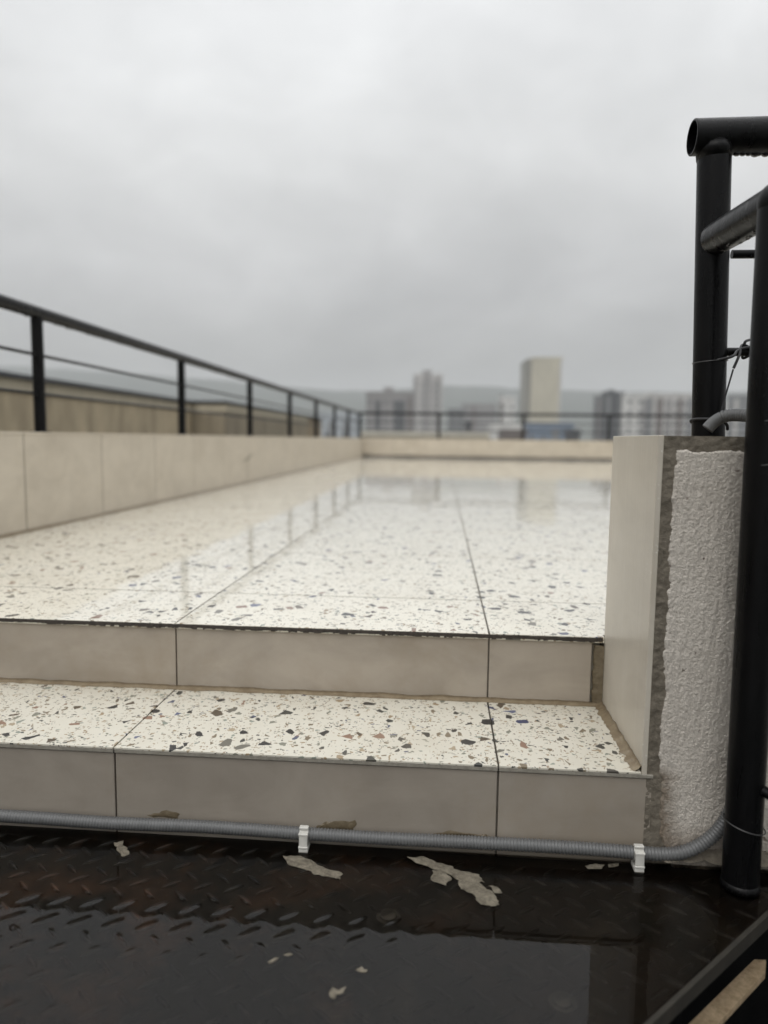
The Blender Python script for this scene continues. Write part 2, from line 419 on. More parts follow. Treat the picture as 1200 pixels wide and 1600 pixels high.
ho = hn.node('ShaderNodeOutputMaterial'); pv = hn.node('ShaderNodeVolumePrincipled')
pv.inputs['Density'].default_value = 5.0e-4; pv.inputs['Color'].default_value = (.84, .86, .885, 1); pv.inputs['Anisotropy'].default_value = 0.1
hn.l.new(pv.outputs[0], ho.inputs['Volume']); hz.data.materials.append(hm); tag(hz, kind='stuff')

# ------------------------------------------------------------------ far city
F_MAUVE = mat_facade('mauve_grey_facade', (.30, .288, .285)); F_PALE = mat_facade('pale_pink_facade', (.52, .505, .49)); F_CREAM = mat_facade('cream_facade', (.52, .485, .39))
F_GREY = mat_facade('grey_facade', (.22, .225, .23)); F_DARK = mat_facade('dark_recess', (.10, .105, .112)); F_WHITE = mat_facade('white_facade', (.62, .61, .59))
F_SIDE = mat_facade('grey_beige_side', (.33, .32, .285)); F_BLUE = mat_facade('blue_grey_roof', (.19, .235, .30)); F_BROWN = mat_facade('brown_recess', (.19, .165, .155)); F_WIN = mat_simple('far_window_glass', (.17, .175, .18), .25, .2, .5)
def tower(name, x0, x1, ytop, Y, mat, label, strips=(), lumps=(), cat='building', group=None, depth=None, yaw=0, win=True, side=None):
    a, b = at(x0, ytop, Y), at(x1, ytop, Y); wd = (b-a).length; top = a.z; dp = depth or wd*.6
    root = empty(name, ((a.x+b.x)/2, Y, ZG)); root.rotation_euler.z = yaw
    hgt = top-ZG
    box('wall', -wd/2, wd/2, 0, dp, 0, hgt, mat, root)
    box('parapet', -wd/2-.15, wd/2+.15, -.15, dp+.15, hgt-.9, hgt+.25, mat, root)
    for s0, s1, dy, m2 in strips:      # vertical loggia strips, in fractions of the width
        u0, u1 = -wd/2+wd*s0, -wd/2+wd*s1
        box('loggia', u0, u1, -.35, .3, 1, hgt-1.2-dy, m2, root)
    for s0, s1, up, m2 in lumps:
        u0, u1 = -wd/2+wd*s0, -wd/2+wd*s1
        box('roof_room', u0, u1, dp*.25, dp*.7, hgt-.1, hgt+up, m2, root)
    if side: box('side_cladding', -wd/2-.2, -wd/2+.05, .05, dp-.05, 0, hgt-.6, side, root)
    if win:
        bm = bmesh.new(); nf = int(hgt//3); nw = max(2, int(wd//2.6))
        for i in range(nf):
            for k in range(nw):
                u = -wd/2+wd*(k+.5)/nw; zz = 1.2+i*3
                if zz+1.5 > hgt-1: continue
                box_bm(u-.5, u+.5, -.07, .1, zz, zz+1.4, 0, bm)
        wn = bm_obj('window', bm, F_WIN, root); wn['kind'] = 'stuff'
    tag(root, label, cat, group); return root
tower('apartment_block', 572, 646, 613, 250, F_MAUVE, 'wide mauve grey apartment block with two dark vertical strips', [(.2, .3, 1.6, F_DARK), (.6, .82, 1.6, F_DARK), (.9, .97, .5, F_BROWN)], [(.36, .56, 2.0, F_MAUVE)])
tower('apartment_tower', 646, 692, 586, 330, F_PALE, 'tall pale striped tower standing behind the mauve block', [(.02, .12, 0, F_MAUVE), (.34, .6, -1, F_MAUVE), (.76, .88, 0, F_MAUVE)], [(.3, .62, 2.4, F_MAUVE), (.05, .25, .8, F_PALE), (.72, .95, .8, F_PALE)])
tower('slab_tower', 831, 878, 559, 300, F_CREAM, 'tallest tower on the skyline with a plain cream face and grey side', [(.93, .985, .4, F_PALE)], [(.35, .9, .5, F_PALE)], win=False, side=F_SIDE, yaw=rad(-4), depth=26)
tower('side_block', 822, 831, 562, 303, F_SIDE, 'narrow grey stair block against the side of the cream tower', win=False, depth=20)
tower('low_house', 701, 726, 640, 210, F_GREY, 'low grey house between the striped tower and the hazy block', depth=12)
tower('hazy_block', 722, 776, 631, 420, F_MAUVE, 'low hazy block with flat roof halfway between the two towers', [(.3, .4, 0, F_BROWN)])
tower('beige_block', 781, 806, 621, 280, F_WHITE, 'small whitish block with a dark edge beside the cream tower', [(0, .14, 0, F_BROWN)], [(.0, .2, 1.0, F_BROWN), (.5, .8, .6, F_WHITE)])
tower('flat_house', 770, 819, 664, 150, F_WHITE, 'low house with pale flat roof in front of the whitish block', depth=14)
tower('brown_house', 786, 822, 673, 110, F_BROWN, 'small brown house just above the far parapet rail', depth=8)
tower('blue_roof_hall', 822, 896, 662, 170, F_BLUE, 'hall with blue grey roof at the foot of the cream tower', [(.55, .7, 0, F_GREY)], depth=24)
tower('dark_shed', 893, 906, 673, 120, F_DARK, 'small dark shed to the right of the blue grey hall', depth=6, win=False)
tower('narrow_block', 930, 946, 619, 250, F_GREY, 'narrow light grey block touching the dark slab', [(.3, .6, 0, F_MAUVE)])
tower('dark_slab', 945, 976, 613, 240, F_DARK, 'dark charcoal apartment slab beside the white block', [(.1, .3, 0, F_GREY), (.7, .8, 0, F_GREY)], [(.2, .55, .9, F_DARK)])
tower('white_block', 976, 1010, 617, 235, F_WHITE, 'white block between the dark slab and the long striped block', [(.85, .98, 0, F_MAUVE)])
tower('striped_block', 1008, 1092, 616, 245, F_PALE, 'long pale block with dark vertical strips behind the pier post', [(.0, .14, 0, F_GREY), (.24, .34, 0, F_BROWN), (.42, .5, 0, F_MAUVE), (.62, .7, 0, F_BROWN), (.8, .9, 0, F_GREY)], [(.1, .2, .8, F_PALE)])
tower('pale_low_block', 1104, 1146, 628, 300, F_WHITE, 'pale block seen between the two black posts')
tower('grey_end_block', 1145, 1176, 618, 260, F_GREY, 'grey block seen against the near black tube', [(.1, .3, 0, F_PALE)])
tower('bluish_block', 499, 553, 646, 120, mat_facade('bluish_white_facade', (.44, .47, .50)), 'pale bluish low block behind the far end of the left railing', [(.3, .42, 0, F_GREY), (.75, .85, 0, F_GREY)], depth=12)
rng2 = random.Random(5)
FAR_LABELS = [w_+' block low in the haze behind the neighbour wall, '+p_ for w_, p_ in (('tiny', 'beyond the left edge'), ('faint', 'left of the nearest post'), ('dim', 'in the first railing bay'), ('small', 'mid first bay'), ('low', 'end of first bay'), ('plain', 'under the second left post'), ('squat', 'right of the second left post'), ('slight', 'near the buttress'), ('hazy', 'by the third left post'), ('distant', 'between the third and fourth posts'))]
for i in range(10):
    x = -260+70*i+rng2.uniform(-15, 15)
    if 480 < x < 560: continue
    tower('distant_block', x, x+rng2.uniform(18, 40), 664-rng2.uniform(0, 10), 420+rng2.uniform(0, 200), rng2.choice([F_PALE, F_GREY, F_MAUVE]), FAR_LABELS[i], depth=15)
# white water tank / dark roof cowl
prb2 = None
ck = empty('roof_cowl', tuple(at(731, 682, 60))); ckz = ck.location.z
bmc = bmesh.new(); tube_bm([(0, 0, -1.2), (0, 0, .6)], .16, 12, bmc); tube_bm([(0, 0, .6), (0, 0, .7), (0, 0, 1.25), (0, 0, 1.4)], .3, 12, bmc, radii=[.2, .34, .32, .05]); bm_obj('cowl', bmc, F_DARK, ck); tag(ck, 'dark ventilation cowl on the pale flat roof beyond the far parapet', 'vent')
# pale flat neighbour roof beyond the far parapet
a, b = at(563, 674, 30), at(764, 677, 30)
nb = empty('neighbour_roof', (0, 0, 0))
box('wall', a.x, b.x, 30, 66, ZG, a.z-.12, mat_facade('pale_render', (.50, .46, .38), .4), nb); box('parapet', a.x-.06, b.x+.06, 29.94, 66.06, a.z-.16, a.z, mat_facade('pale_coping', (.62, .59, .51), .5), nb)
tag(nb, 'pale flat roofed building just beyond the far parapet', 'building')

# ------------------------------------------------------------------ long neighbour wall on the left
nw = empty('neighbour_wall', (-4.1, 6, 0))
def shift(x, y): return (x+4.1, y-6)
F_TANW = mat_facade('stained_tan_render', (.44, .365, .25), .8, .30); F_TANL = mat_facade('light_tan_band', (.47, .42, .32), .8, .12); F_COP = mat_simple('dark_metal_coping', (.035, .038, .045), .4, .2, 3)
def lbox(name, x0, x1, y0, y1, z0, z1, m): return box(name, x0+4.1, x1+4.1, y0-6, y1-6, z0, z1, m, nw)
XL1, XL2 = -3.52, -2.96; TOP = .925; Y1 = 9.95
lbox('wall', -16, XL1, -6, Y1+.01, ZG, TOP-.17, F_TANW); lbox('light_band', -16, XL1+.02, -6, Y1, TOP-.168, TOP-.045, F_TANL)
lbox('coping', -16, XL1+.06, -6, Y1, TOP-.045, TOP, F_COP)
lbox('buttress', -16, XL2, Y1+.012, 17, ZG, TOP-.17, mat_facade('olive_tan_render', (.27, .23, .165), .8, .25)); lbox('light_band', -16, XL2+.02, Y1-.01, 17, TOP-.168, TOP-.045, F_TANL)
lbox('coping', -16, XL2+.05, Y1-.04, 19.3, TOP-.043, TOP+.002, F_COP)
lbox('end_wall', -12, XL2-.02, 17.002, 19.2, ZG, TOP-.06, mat_facade('brown_render', (.30, .235, .155), .8, .2))
tag(nw, 'long stained tan wall with dark metal coping beyond the left railing', 'wall')

# ------------------------------------------------------------------ terrace floor
slab = box('terrace_floor', XP-.25, XR+.25, .012, YF+.25, -1.2, -.0005, GROUT_GREY); tag(slab, kind='structure')
xs = [XP+.004, -T, 0, T, 2*T, 3*T, 4*T, 5*T, 6*T, 7*T, 8*T, 9*T, 10*T, XR-.004]; ys = [-.004, .2729]+[.2729+.599*k for k in range(1, 21)]
ys = [y for y in ys if y < YF-.1]+[YF-.004]
G = .0016
for i in range(len(xs)-1):
    for j in range(len(ys)-1):
        x1_ = xs[i+1]-G
        dz = rng2.uniform(-.00025, .00025)
        if j == 0 and xs[i] >= T-.01:      # tiles right of the pier stop at its back
            if xs[i] < WX < xs[i+1]:
                yb = ys[j+1]-.0028; bm = prism_bm([(xs[i]+G, ys[j]), (WX-.001, ys[j]), (WX-.001, .0135), (x1_, .0135), (x1_, yb), (xs[i]+G, yb)], -.0105, 0); bm_obj('terrazzo_tile', bm, T_FLOOR, slab); continue
            if xs[i] > WX:
                t = tile('terrazzo_tile', xs[i]+G, x1_, .014, ys[j+1]-.0028, -.0105+dz, dz, T_FLOOR, slab); continue
        tile('terrazzo_tile', xs[i]+G, x1_, ys[j]+(.0028 if j else 0), ys[j+1]-.0028, -.0105+dz, dz, T_FLOOR, slab)

# ------------------------------------------------------------------ the two steps
st = empty('tiled_steps', (0, -TR/2, ZP)); tag(st, 'two low steps of beige riser tiles with terrazzo treads', 'steps')
st_l = st.location
def stp(f, *a, **k):
    o = f(*a, **k); o.location = Vector(o.location)-st_l; return o
SX0 = -1.9; 
stp(box, 'core', SX0, WX-.006, -TR+.0095, .0108, -1.2, ZT-.0112, CONCRETE, st)
stp(box, 'core', SX0, WX-.006, .0095, .0115, ZT-.011, -.0115, CONCRETE, st)
rx = [-3*T, -2*T, -T, 0, T, WX-.022]
for i in range(len(rx)-1):
    stp(tile, 'riser_tile', rx[i]+.0014, rx[i+1]-(.0014 if i < 4 else 0), 0, .009, ZT+.003, -.0110, P_RISER, st)
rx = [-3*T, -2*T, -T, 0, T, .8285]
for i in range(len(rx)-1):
    stp(tile, 'riser_tile', rx[i]+.0014, rx[i+1]-.0014, -TR, -TR+.009, ZP-.02, ZT-.0112, P_RISER_SHADED, st, bev=.0008)
rx = [-3*T, -2*T, -T, 0, T, WX-.001]
for i in range(len(rx)-1):
    stp(tile, 'tread_tile', rx[i]+.0014, rx[i+1]-(.0014 if i < 4 else 0), -TR-.0035, -.001, ZT-.0035, ZT, T_TREAD, st, bev=.0005)
    stp(tile, 'nosing', rx[i]+.001, (rx[i+1]-.001) if i < 4 else .8275, -TR-.003, -TR+.02, ZT-.0096, ZT-.0037, NOSE, st, bev=.0008)
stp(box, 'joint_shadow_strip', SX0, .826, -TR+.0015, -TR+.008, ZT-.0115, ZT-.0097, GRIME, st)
# dark gritty strip under the upper tile edge: irregular grains
bm = bmesh.new(); x = SX0
while x < WX-.004:
    l = random.uniform(.003, .012); d = random.uniform(0, .0012); zb = random.uniform(.0072, .0104)
    box_bm(x, min(x+l+.0002, WX-.004), -.0064+d, -.0042, -zb, -.0011+random.uniform(-.0004, .0002), .0003, bm); x += l
stp(bm_obj, 'edge_grit', bm, GRIME, st)['kind'] = 'stuff'
# grout beads with wandering edges
def bead(name, a, b, wv, up, out_, mat, parent, loc, n=120, amp=.35, r0=0):
    """wedge bead along a-b: width wv along vector out_, height along vector up"""
    a, b, up, out_ = Vector(a), Vector(b), Vector(up), Vector(out_); bm = bmesh.new(); prev = None
    for k in range(n+1):
        p = a.lerp(b, k/n); q = k*.35+r0
        wd = wv[0]*(1+amp*fbm(q*.5, r0, 1, 3)*1.2); hh = wv[1]*(1+amp*fbm(q*.4, r0, 9, 3)*1.2)
        cur = [bm.verts.new(p-loc), bm.verts.new(p+up*hh-loc), bm.verts.new(p+up*hh*.35+out_*wd*.4-loc), bm.verts.new(p+out_*wd-loc)]
        if prev:
            for u in range(3): bm.faces.new((prev[u], cur[u], cur[u+1], prev[u+1]))
        prev = cur
    bmesh.ops.recalc_face_normals(bm, faces=bm.faces[:])
    return bm_obj(name, bm, mat, parent, smooth=True)
bead('grout_bead', (SX0, -.0005, ZT+.0003), (WX, -.0005, ZT+.0003), (.011, .006), (0, 0, 1), (0, -1, 0), GROUT, st, st_l, 300)
bead('grout_bead', (WX-.0005, -TR-.001, ZT+.0003), (WX-.0005, 0, ZT+.0003), (.0135, .009), (0, 0, 1), (-1, 0, 0), GROUT, st, st_l, 90, r0=5)
bm = bmesh.new(); prev = None   # vertical brown mortar fill between upper riser and pier
for k in range(41):
    zz = ZT+.002+(H1-.018)*k/40; wv = .017+.003*fbm(k*.22, 2)
    cur = [bm.verts.new(Vector((WX-.0005, -.006, zz))-st_l), bm.verts.new(Vector((WX-wv*.4, -.003, zz))-st_l), bm.verts.new(Vector((WX-wv, -.0007, zz))-st_l), bm.verts.new(Vector((WX-wv-.001, .004, zz))-st_l)]
    if prev:
        for u in range(3): bm.faces.new((prev[u], cur[u], cur[u+1], prev[u+1]))
    prev = cur
bmesh.ops.recalc_face_normals(bm, faces=bm.faces[:]); bm_obj('corner_mortar', bm, MUD, st, smooth=True)
# dried grout smears on the lower riser
def smear(pts, y, name='grout_smear', th=.0004, mat=MUD, parent=st, loc=st_l):
    bm = bmesh.new(); c = Vector((0, 0, 0)); ring = []
    P = [Vector((p[0], y, p[1])) for p in pts]
    c = sum(P, Vector())/len(P)
    Q = []
    for i in range(len(P)):
        a_, b_ = P[i], P[(i+1) % len(P)]
        for k in range(5):
            q = a_.lerp(b_, k/5); q += Vector((noise.noise(q*90), 0, noise.noise(q*90+Vector((9, 9, 9)))))*.0032+Vector((noise.noise(q*260), 0, noise.noise(q*260+Vector((3, 3, 3)))))*.0016; Q.append(q)
    out_ = [bm.verts.new(q-loc) for q in Q]; inn = [bm.verts.new(c+(q-c)*.82+Vector((0, -th, 0))-loc) for q in Q]
    bm.faces.new(inn); n = len(Q)
    for i in range(n): bm.faces.new((out_[i], out_[(i+1) % n], inn[(i+1) % n], inn[i]))
    bmesh.ops.recalc_face_normals(bm, faces=bm.faces[:]); return bm_obj(name, bm, mat, parent, smooth=True)
smear([(.318, -.246), (.335, -.238), (.36, -.233), (.384, -.2300), (.386, -.236), (.38, -.246)], -TR-.0004)
smear([(.05, -.242), (.075, -.2325), (.098, -.2315), (.104, -.236), (.10, -.244)], -TR-.0004)
smear([(.50, -.246), (.53, -.2395), (.56, -.2405), (.60, -.246)], -TR-.0004)


# ------------------------------------------------------------------ pier (stub wall) on the right
pr = empty('stucco_pier', (1.1, -.13, ZP)); pl_ = pr.location.copy()
tag(pr, 'rough stuccoed pier with ribbed grey side tile and mortar border beside steps', 'wall')
def prb(name, *a, mat, bev=0): o = box(name, *a, mat, pr, bev); o.location = -pl_; return o
PX1 = 2.4
prb('core', WX+.0085, PX1, -TR+.012, .010, -1.2, HP-.002, mat=CONCRETE)
o = tile('side_tile', WX, WX+.008, -TR-.0015, .002, ZT-.006, HP, P_PIER, pr, bev=.0007); o.location = Vector(o.location)-pl_
prb('cement_cap', WX+.0082, PX1, -TR+.004, .012, HP-.004, HP-.0005, mat=MORTAR)
def sheet(name, x0, x1, z0, z1, res, yf, mat, parent, loc):
    nx = int((x1-x0)/res); nz = int((z1-z0)/res); vs = []; fs = []
    for j in range(nz+1):
        zz = z0+(z1-z0)*j/nz
        for i in range(nx+1):
            xx = x0+(x1-x0)*i/nx; vs.append((xx-loc.x, yf(xx, zz)-loc.y, zz-loc.z))
    for j in range(nz):
        for i in range(nx):
            a = j*(nx+1)+i; fs.append((a, a+1, a+nx+2, a+nx+1))
    me = bpy.data.meshes.new(name); me.from_pydata(vs, [], fs); return link(name, me, parent, mat, True)
def y_mortar(x, z): return -TR+.001-.0030*(.5+.5*fbm(x*45, z*45, 3, 4))-.0015*fbm(x*160, z*160, 5, 2)
def y_stucco(x, z):
    r = .0024+.0010*fbm(x*230, z*95, 1, 3)+.0016*fbm(x*480, z*430, 4, 2)+.0010*fbm(x*110, z*12, 8, 3)
    rb = .0020*fbm(x*9, z*9, 2, 2)
    xe = .8335+.0045*fbm(z*24, 1.5, 0, 3)+.0014*fbm(z*140, 4.5, 0, 3); ze = HP-.0195+.003*fbm(x*28, 6.1, 0, 3)+.0012*fbm(x*150, 8.1, 0, 3)
    if z < -.10: xe += .004*min(1, (-.10-z)/.03)+.004*fbm(z*40, 3.3, 0, 3)
    if z < -.225: xe += (-.225-z)*.5
    e = min((x-xe)/.004, (ze-z)/.0035, 1); e = max(e, -1)
    return -TR-.0007-r*.9-rb*.3+(0.0055*(1-e) if e < 1 else 0)
sheet('mortar_border', WX+.0078, .93, ZP-.015, HP-.0008, .0022, y_mortar, MORTAR, pr, pl_)
sheet('mortar_band', .9302, PX1, HP-.03, HP-.0008, .005, lambda x, z: y_mortar(x, z), MORTAR, pr, pl_)
sheet('stucco_coat', WX+.022, 1.16, ZP-.012, HP-.010, .0016, y_stucco, STUCCO, pr, pl_)
prb('stucco_coat', 1.1602, PX1, -TR-.004, -TR+.02, ZP-.2, HP-.021, mat=STUCCO)
bead('cement_fillet', (.8285, -TR, ZP+.016), (1.5, -TR-.002, ZP+.018), (.022, .012), (0, 0, 1), (0, -1, 0), MORTAR, pr, pl_, 160, .5, 3)

# ------------------------------------------------------------------ parapets
def parapet_y(name, face, sgn, y0, y1, phase, label):
    """parapet running away from the viewer; sgn = +1 when its tiled face looks to +x"""
    r = empty(name, (face-sgn*.11, (y0+y1)/2, 0)); l = r.location.copy()
    def mv(o): o.location = Vector(o.location)-l; return o
    mv(box('core', *sorted((face-sgn*.0009, face-sgn*.22)), y0, y1, -1.2, HP-.011, GROUT_GREY, r))
    y = phase
    while y > y0: y -= T
    while y < y1:
        a_, b_ = max(y, y0)+.0024, min(y+T, y1)-.0024
        if b_-a_ > .02:
            mv(tile('wall_tile', *sorted((face, face-sgn*.009)), a_, b_, .0015, HP-.0108, P_WALL, r))
            mv(tile('coping_tile', *sorted((face+sgn*.002, face-sgn*.222)), a_, b_, HP-.0105, HP, P_WALL, r))
        y += T
    lo = Vector((face, y0, .0004)); hi_ = Vector((face, y1, .0004))
    bead('grout_bead', lo, hi_, (.013, .008), (0, 0, 1), (sgn, 0, 0), GROUT, r, l, 220, .4, 2)
    tag(r, label, 'parapet'); return r
lp = parapet_y('parapet_wall', XP, 1, -.9, YF+.22, 1.19, 'long low tiled parapet running back along the left side of the terrace')
smp = smear([(4.02, .165), (4.10, .175), (4.30, .215), (4.38, .235), (4.34, .215), (4.2, .178)], 0, 'scuff_mark', .0006, MORTAR, lp, Vector())
smp.rotation_euler.z = rad(90); smp.location = Vector((XP+.0006, 0, 0))-lp.location
parapet_y('parapet_wall', XR, -1, .02, YF+.22, 1.19, 'low tiled parapet closing the right side of the terrace')
fp = empty('parapet_wall', ((XP+XR)/2, YF+.11, 0)); fl = fp.location.copy()
def mvf(o): o.location = Vector(o.location)-fl; return o
mvf(box('core', XP+.001, XR-.001, YF+.0009, YF+.218, -1.2, HP-.011, GROUT_GREY, fp))
x = XP+.001
while x < XR:
    b_ = min(x+T, XR-.001)
    mvf(tile('wall_tile', x+.0016, b_-.0016, YF, YF+.009, .0015, HP-.0108, P_WALL, fp)); mvf(tile('coping_tile', x+.0016, b_-.0016, YF-.002, YF+.218, HP-.0106, HP-.0002, P_WALL, fp)); x += T
bead('grout_bead', (XP+.002, YF, .0004), (XR-.002, YF, .0004), (.05, .045), (0, 0, 1), (0, -1, 0), GROUT_GREY, fp, fl, 120, .3, 4)
tag(fp, 'low tiled parapet closing the far end of the terrace', 'parapet')

# ------------------------------------------------------------------ railings
ZH = .843; R = .025
def drops(name, pts, parent, r=(.002, .0045)):
    bm = bmesh.new()
    for p in pts:
        s = random.uniform(*r); m4 = Matrix.Translation(Vector(p)+Vector((0, 0, s*.62)))@Matrix.Diagonal((s*1.5, s*1.3, s*1.15, 1)); bmesh.ops.create_uvsphere(bm, u_segments=10, v_segments=7, radius=1, matrix=m4)
    o = bm_obj(name, bm, DRIP, parent, smooth=True); o['kind'] = 'stuff'; return o
lr = empty('railing', (-1.119, 6, HP)); L0 = lr.location.copy()
def rl(root, name, a, b, r, seg=18, hollow=False):
    l = root.location; a, b = Vector(a)-l, Vector(b)-l; return tube(name, [a, b], r, BLACK, root, seg)
SP, P0 = 1.592, 1.4814
for k in range(-2, 7):
    y = P0+SP*k; rl(lr, 'post', (-1.119, y, HP-.004), (-1.119, y, ZH-.018), .023)
    bm_obj('base_plate', tube_bm([(0, y-6, -.002), (0, y-6, .004)], .042, 18), BLACK, lr)
rl(lr, 'handrail', (-1.119, -2.4, ZH), (-1.119, YF+.135, ZH), R, 24)
for zz in (.6755, .5215): rl(lr, 'rod', (-1.119, -2.4, zz), (-1.119, YF+.11, zz), .0065, 10)
drops('water_drops', [Vector((random.gauss(0, .004), yy-6, ZH-R-.0015-HP)) for yy in [random.uniform(.6, 5) for _ in range(170)]], lr)
tag(lr, 'long black tube railing along the top of the left parapet', 'railing')
fr_ = empty('railing', (1.2, YF+.11, HP)); l = fr_.location
for x in (-1.085, .437, 2.027, 3.611, 5.20): rl(fr_, 'post', (x, YF+.11, HP-.004), (x, YF+.11, ZH-.018), .026)
rl(fr_, 'handrail', (-1.09, YF+.11, ZH+.002), (XR+.12, YF+.11, ZH+.002), R, 20)
for zz in (.6755, .5215): rl(fr_, 'rod', (-1.09, YF+.11, zz), (XR+.10, YF+.11, zz), .0065, 8)
tag(fr_, 'black railing across the top of the far parapet', 'railing')
rr_ = empty('railing', (XR+.11, 6, HP))
for k in range(0, 8): y = .8+1.592*k; rl(rr_, 'post', (XR+.11, y, HP-.004), (XR+.11, y, ZH-.018), .026)
rl(rr_, 'handrail', (XR+.11, .3, ZH), (XR+.11, YF+.0, ZH), R, 20)
for zz in (.6755, .5215): rl(rr_, 'rod', (XR+.11, .3, zz), (XR+.11, YF+.1, zz), .0065, 8)
tag(rr_, 'black railing on the terrace side hidden behind the pier', 'railing')

# railing on the pier
ux, uy = .9368, -.105
pg = empty('railing', (ux, uy, HP)); l = pg.location
ZQ = .833; LEAN = -.016
rl(pg, 'post', (ux, uy, HP-.004), (ux+LEAN, uy, ZQ-.010), .0252, 28)
hollow_tube('handrail', Vector((.886, uy, ZQ))-l, Vector((2.3, uy, ZQ+.008))-l, .0268, .003, BLACK, pg)
for zz in (.655, .503): rl(pg, 'rod', (ux+.02, uy, zz), (2.3, uy, zz), .0068, 14)
rl(pg, 'post', (2.25, uy, HP-.004), (2.25, uy, ZQ-.018), .0255, 20)
bm_obj('weld_collar', tube_bm([(LEAN, 0, ZQ-.034-HP), (LEAN, 0, ZQ-.022-HP), (LEAN, 0, ZQ-.014-HP)], .026, 28, radii=[.0254, .0268, .0275]), BLACK, pg, smooth=True)
drops('water_drops', [Vector((xx, random.gauss(0, .002), ZQ-.0268-.001-HP)) for xx in (.018, .027, .036, .047, .052, .063, .074, .079, .09, .1, .12)], pg, (.003, .0055))
tag(pg, 'thick black tube railing with open pipe end standing on the pier', 'railing')

# stair railing beside the plate
TX, TY = .9405, -.3175; ZE = .668
sg = empty('railing', (TX, TY, ZP)); l = sg.location
TL = -.008
rl(sg, 'post', (TX, TY, ZP-.002), (TX+TL, TY, ZE), .0248, 32)
tube('handrail', [Vector(p)-l for p in [(TX+TL, TY, ZE), (ux-.012, uy-.021, ZE+.006)]], .0248, BLACK, sg, 32)
bm = bmesh.new(); bmesh.ops.create_uvsphere(bm, u_segments=32, v_segments=20, radius=.0262, matrix=Matrix.Translation(Vector((TX+TL, TY, ZE))-l)); bm_obj('elbow', bm, BLACK, sg, smooth=True)
tube('handrail', [Vector(p)-l for p in [(TX+TL, TY, ZE), (TX+.09, TY-.03, ZE-.004), (TX+.55, TY-.46, ZE-.45)]], .0248, BLACK, sg, 32)
for z0 in (.42, .16, -.118):
    tube('rod', [Vector(p)-l for p in [(TX+.012, TY-.012, z0), (TX+.035, TY-.04, z0-.005), (TX+.52, TY-.50, z0-.48)]], .0078, BLACK, sg, 14)
rl(sg, 'post', (TX+.5, TY-.45, -1.0), (TX+.5, TY-.45, ZE-.40), .0248, 24)
bm_obj('weld_collar', tube_bm([(0, 0, .002), (0, 0, .006), (0, 0, .012)], .03, 32, radii=[.0268, .0262, .0248]), BLACK, sg, smooth=True)
drops('water_drops', [Vector((-.008-.04*yy+random.gauss(0, .003), yy, ZE-.0245+.03*yy-ZP)) for yy in [random.uniform(.03, .17) for _ in range(12)]], sg, (.0015, .0034))
tag(sg, 'nearest black tube railing rising from the wet steel plate', 'railing')
def ringtie(name, cx, cy_, cz, r, tilt, label):
    pts = [(cx+math.cos(a)*r, cy_+math.sin(a)*r, cz+tilt*math.cos(a)) for a in [2*math.pi*k/40 for k in range(40)]]
    o = tube(name, pts, .0009, WIRE, None, 6, closed=True); tag(o, label, 'wire tie'); return o
ringtie('wire_tie', ux-.004, uy, .487, .0262, .002, 'thin wire tie round the pier post below the cable twist')
ringtie('wire_tie', TX, TY, -.176, .027, -.006, 'thin wire tie round the near tube just above the plate')
ringtie('wire_tie', TX, TY, .331, .027, .003, 'thin wire tie round the near tube a little below the pier top')
ringtie('wire_tie', TX, TY, .388, .027, .002, 'thin wire tie round the near tube where the upper conduit passes')
# cable twisted on the rod
tw = empty('cable_twist', (ux+.045, uy, .503)); 
tube('cable', bend([(-.072, -.006, -.018), (-.03, -.031, -.012), (-.012, -.012, .0), (.004, -.009, .006), (.03, .01, .003), (.05, -.009, -.004), (.09, -.012, -.012)]), .0022, CABLE, tw, 8)
tube('cable', bend([(-.02, -.022, -.028), (-.012, -.02, -.008), (.0, .0, .011), (.012, -.012, .0), (.004, .006, -.009), (.0, -.008, .013), (.010, .0, .019)]), .0022, CABLE, tw, 8)
tube('cable', bend([(-.041, -.029, -.115), (-.034, -.028, -.08), (-.022, -.026, -.03)]), .0014, CABLE, tw, 8)
tag(tw, 'black cable twisted round the lower rod next to the pier post', 'cable')
tb = empty('cable_tie', (ux, uy-.002, .3925))
tube('band', [(math.cos(a)*.028, math.sin(a)*.028, -.004*math.sin(a)+.0016*math.cos(a*2)) for a in [2*math.pi*k/40 for k in range(40)]], .0022, CABLE, tb, 8, closed=True)
tube('tail', bend([(-.002, -.028, .0), (.004, -.036, .001), (.012, -.040, -.006), (.016, -.034, -.014)]), .0024, CABLE, tb, 8)
tag(tb, 'black cable tie at the foot of the pier post', 'cable tie')

# ------------------------------------------------------------------ corrugated conduit
def conduit(name, ctrl, r, label, pitch=.0050, seg=18, bare=0):
    pts = bend(ctrl, 14); L = [0]
    for a_, b_ in zip(pts, pts[1:]): L.append(L[-1]+(b_-a_).length)
    tot = L[-1]; n = int(tot/pitch*4); out_ = []; rr = []; j = 0
    for k in range(n+1):
        s = tot*k/n
        while j < len(L)-2 and L[j+1] < s: j += 1
        out_.append(pts[j].lerp(pts[j+1], (s-L[j])/max(1e-9, L[j+1]-L[j])))
        ph = (s/pitch) % 1; q = [0, .9, 1, .9][k % 4]
        rr.append(r*(.80+.20*q) if s > bare else r*.93)
    root = empty(name, tuple(pts[0])); me = tube_bm([p-pts[0] for p in out_], r, seg, radii=rr); bm_obj('sleeve', me, CONDUIT, root, smooth=True); tag(root, label, 'conduit'); return root
YC = -TR-.0128; ZC = ZP+.0225; RC = .0099
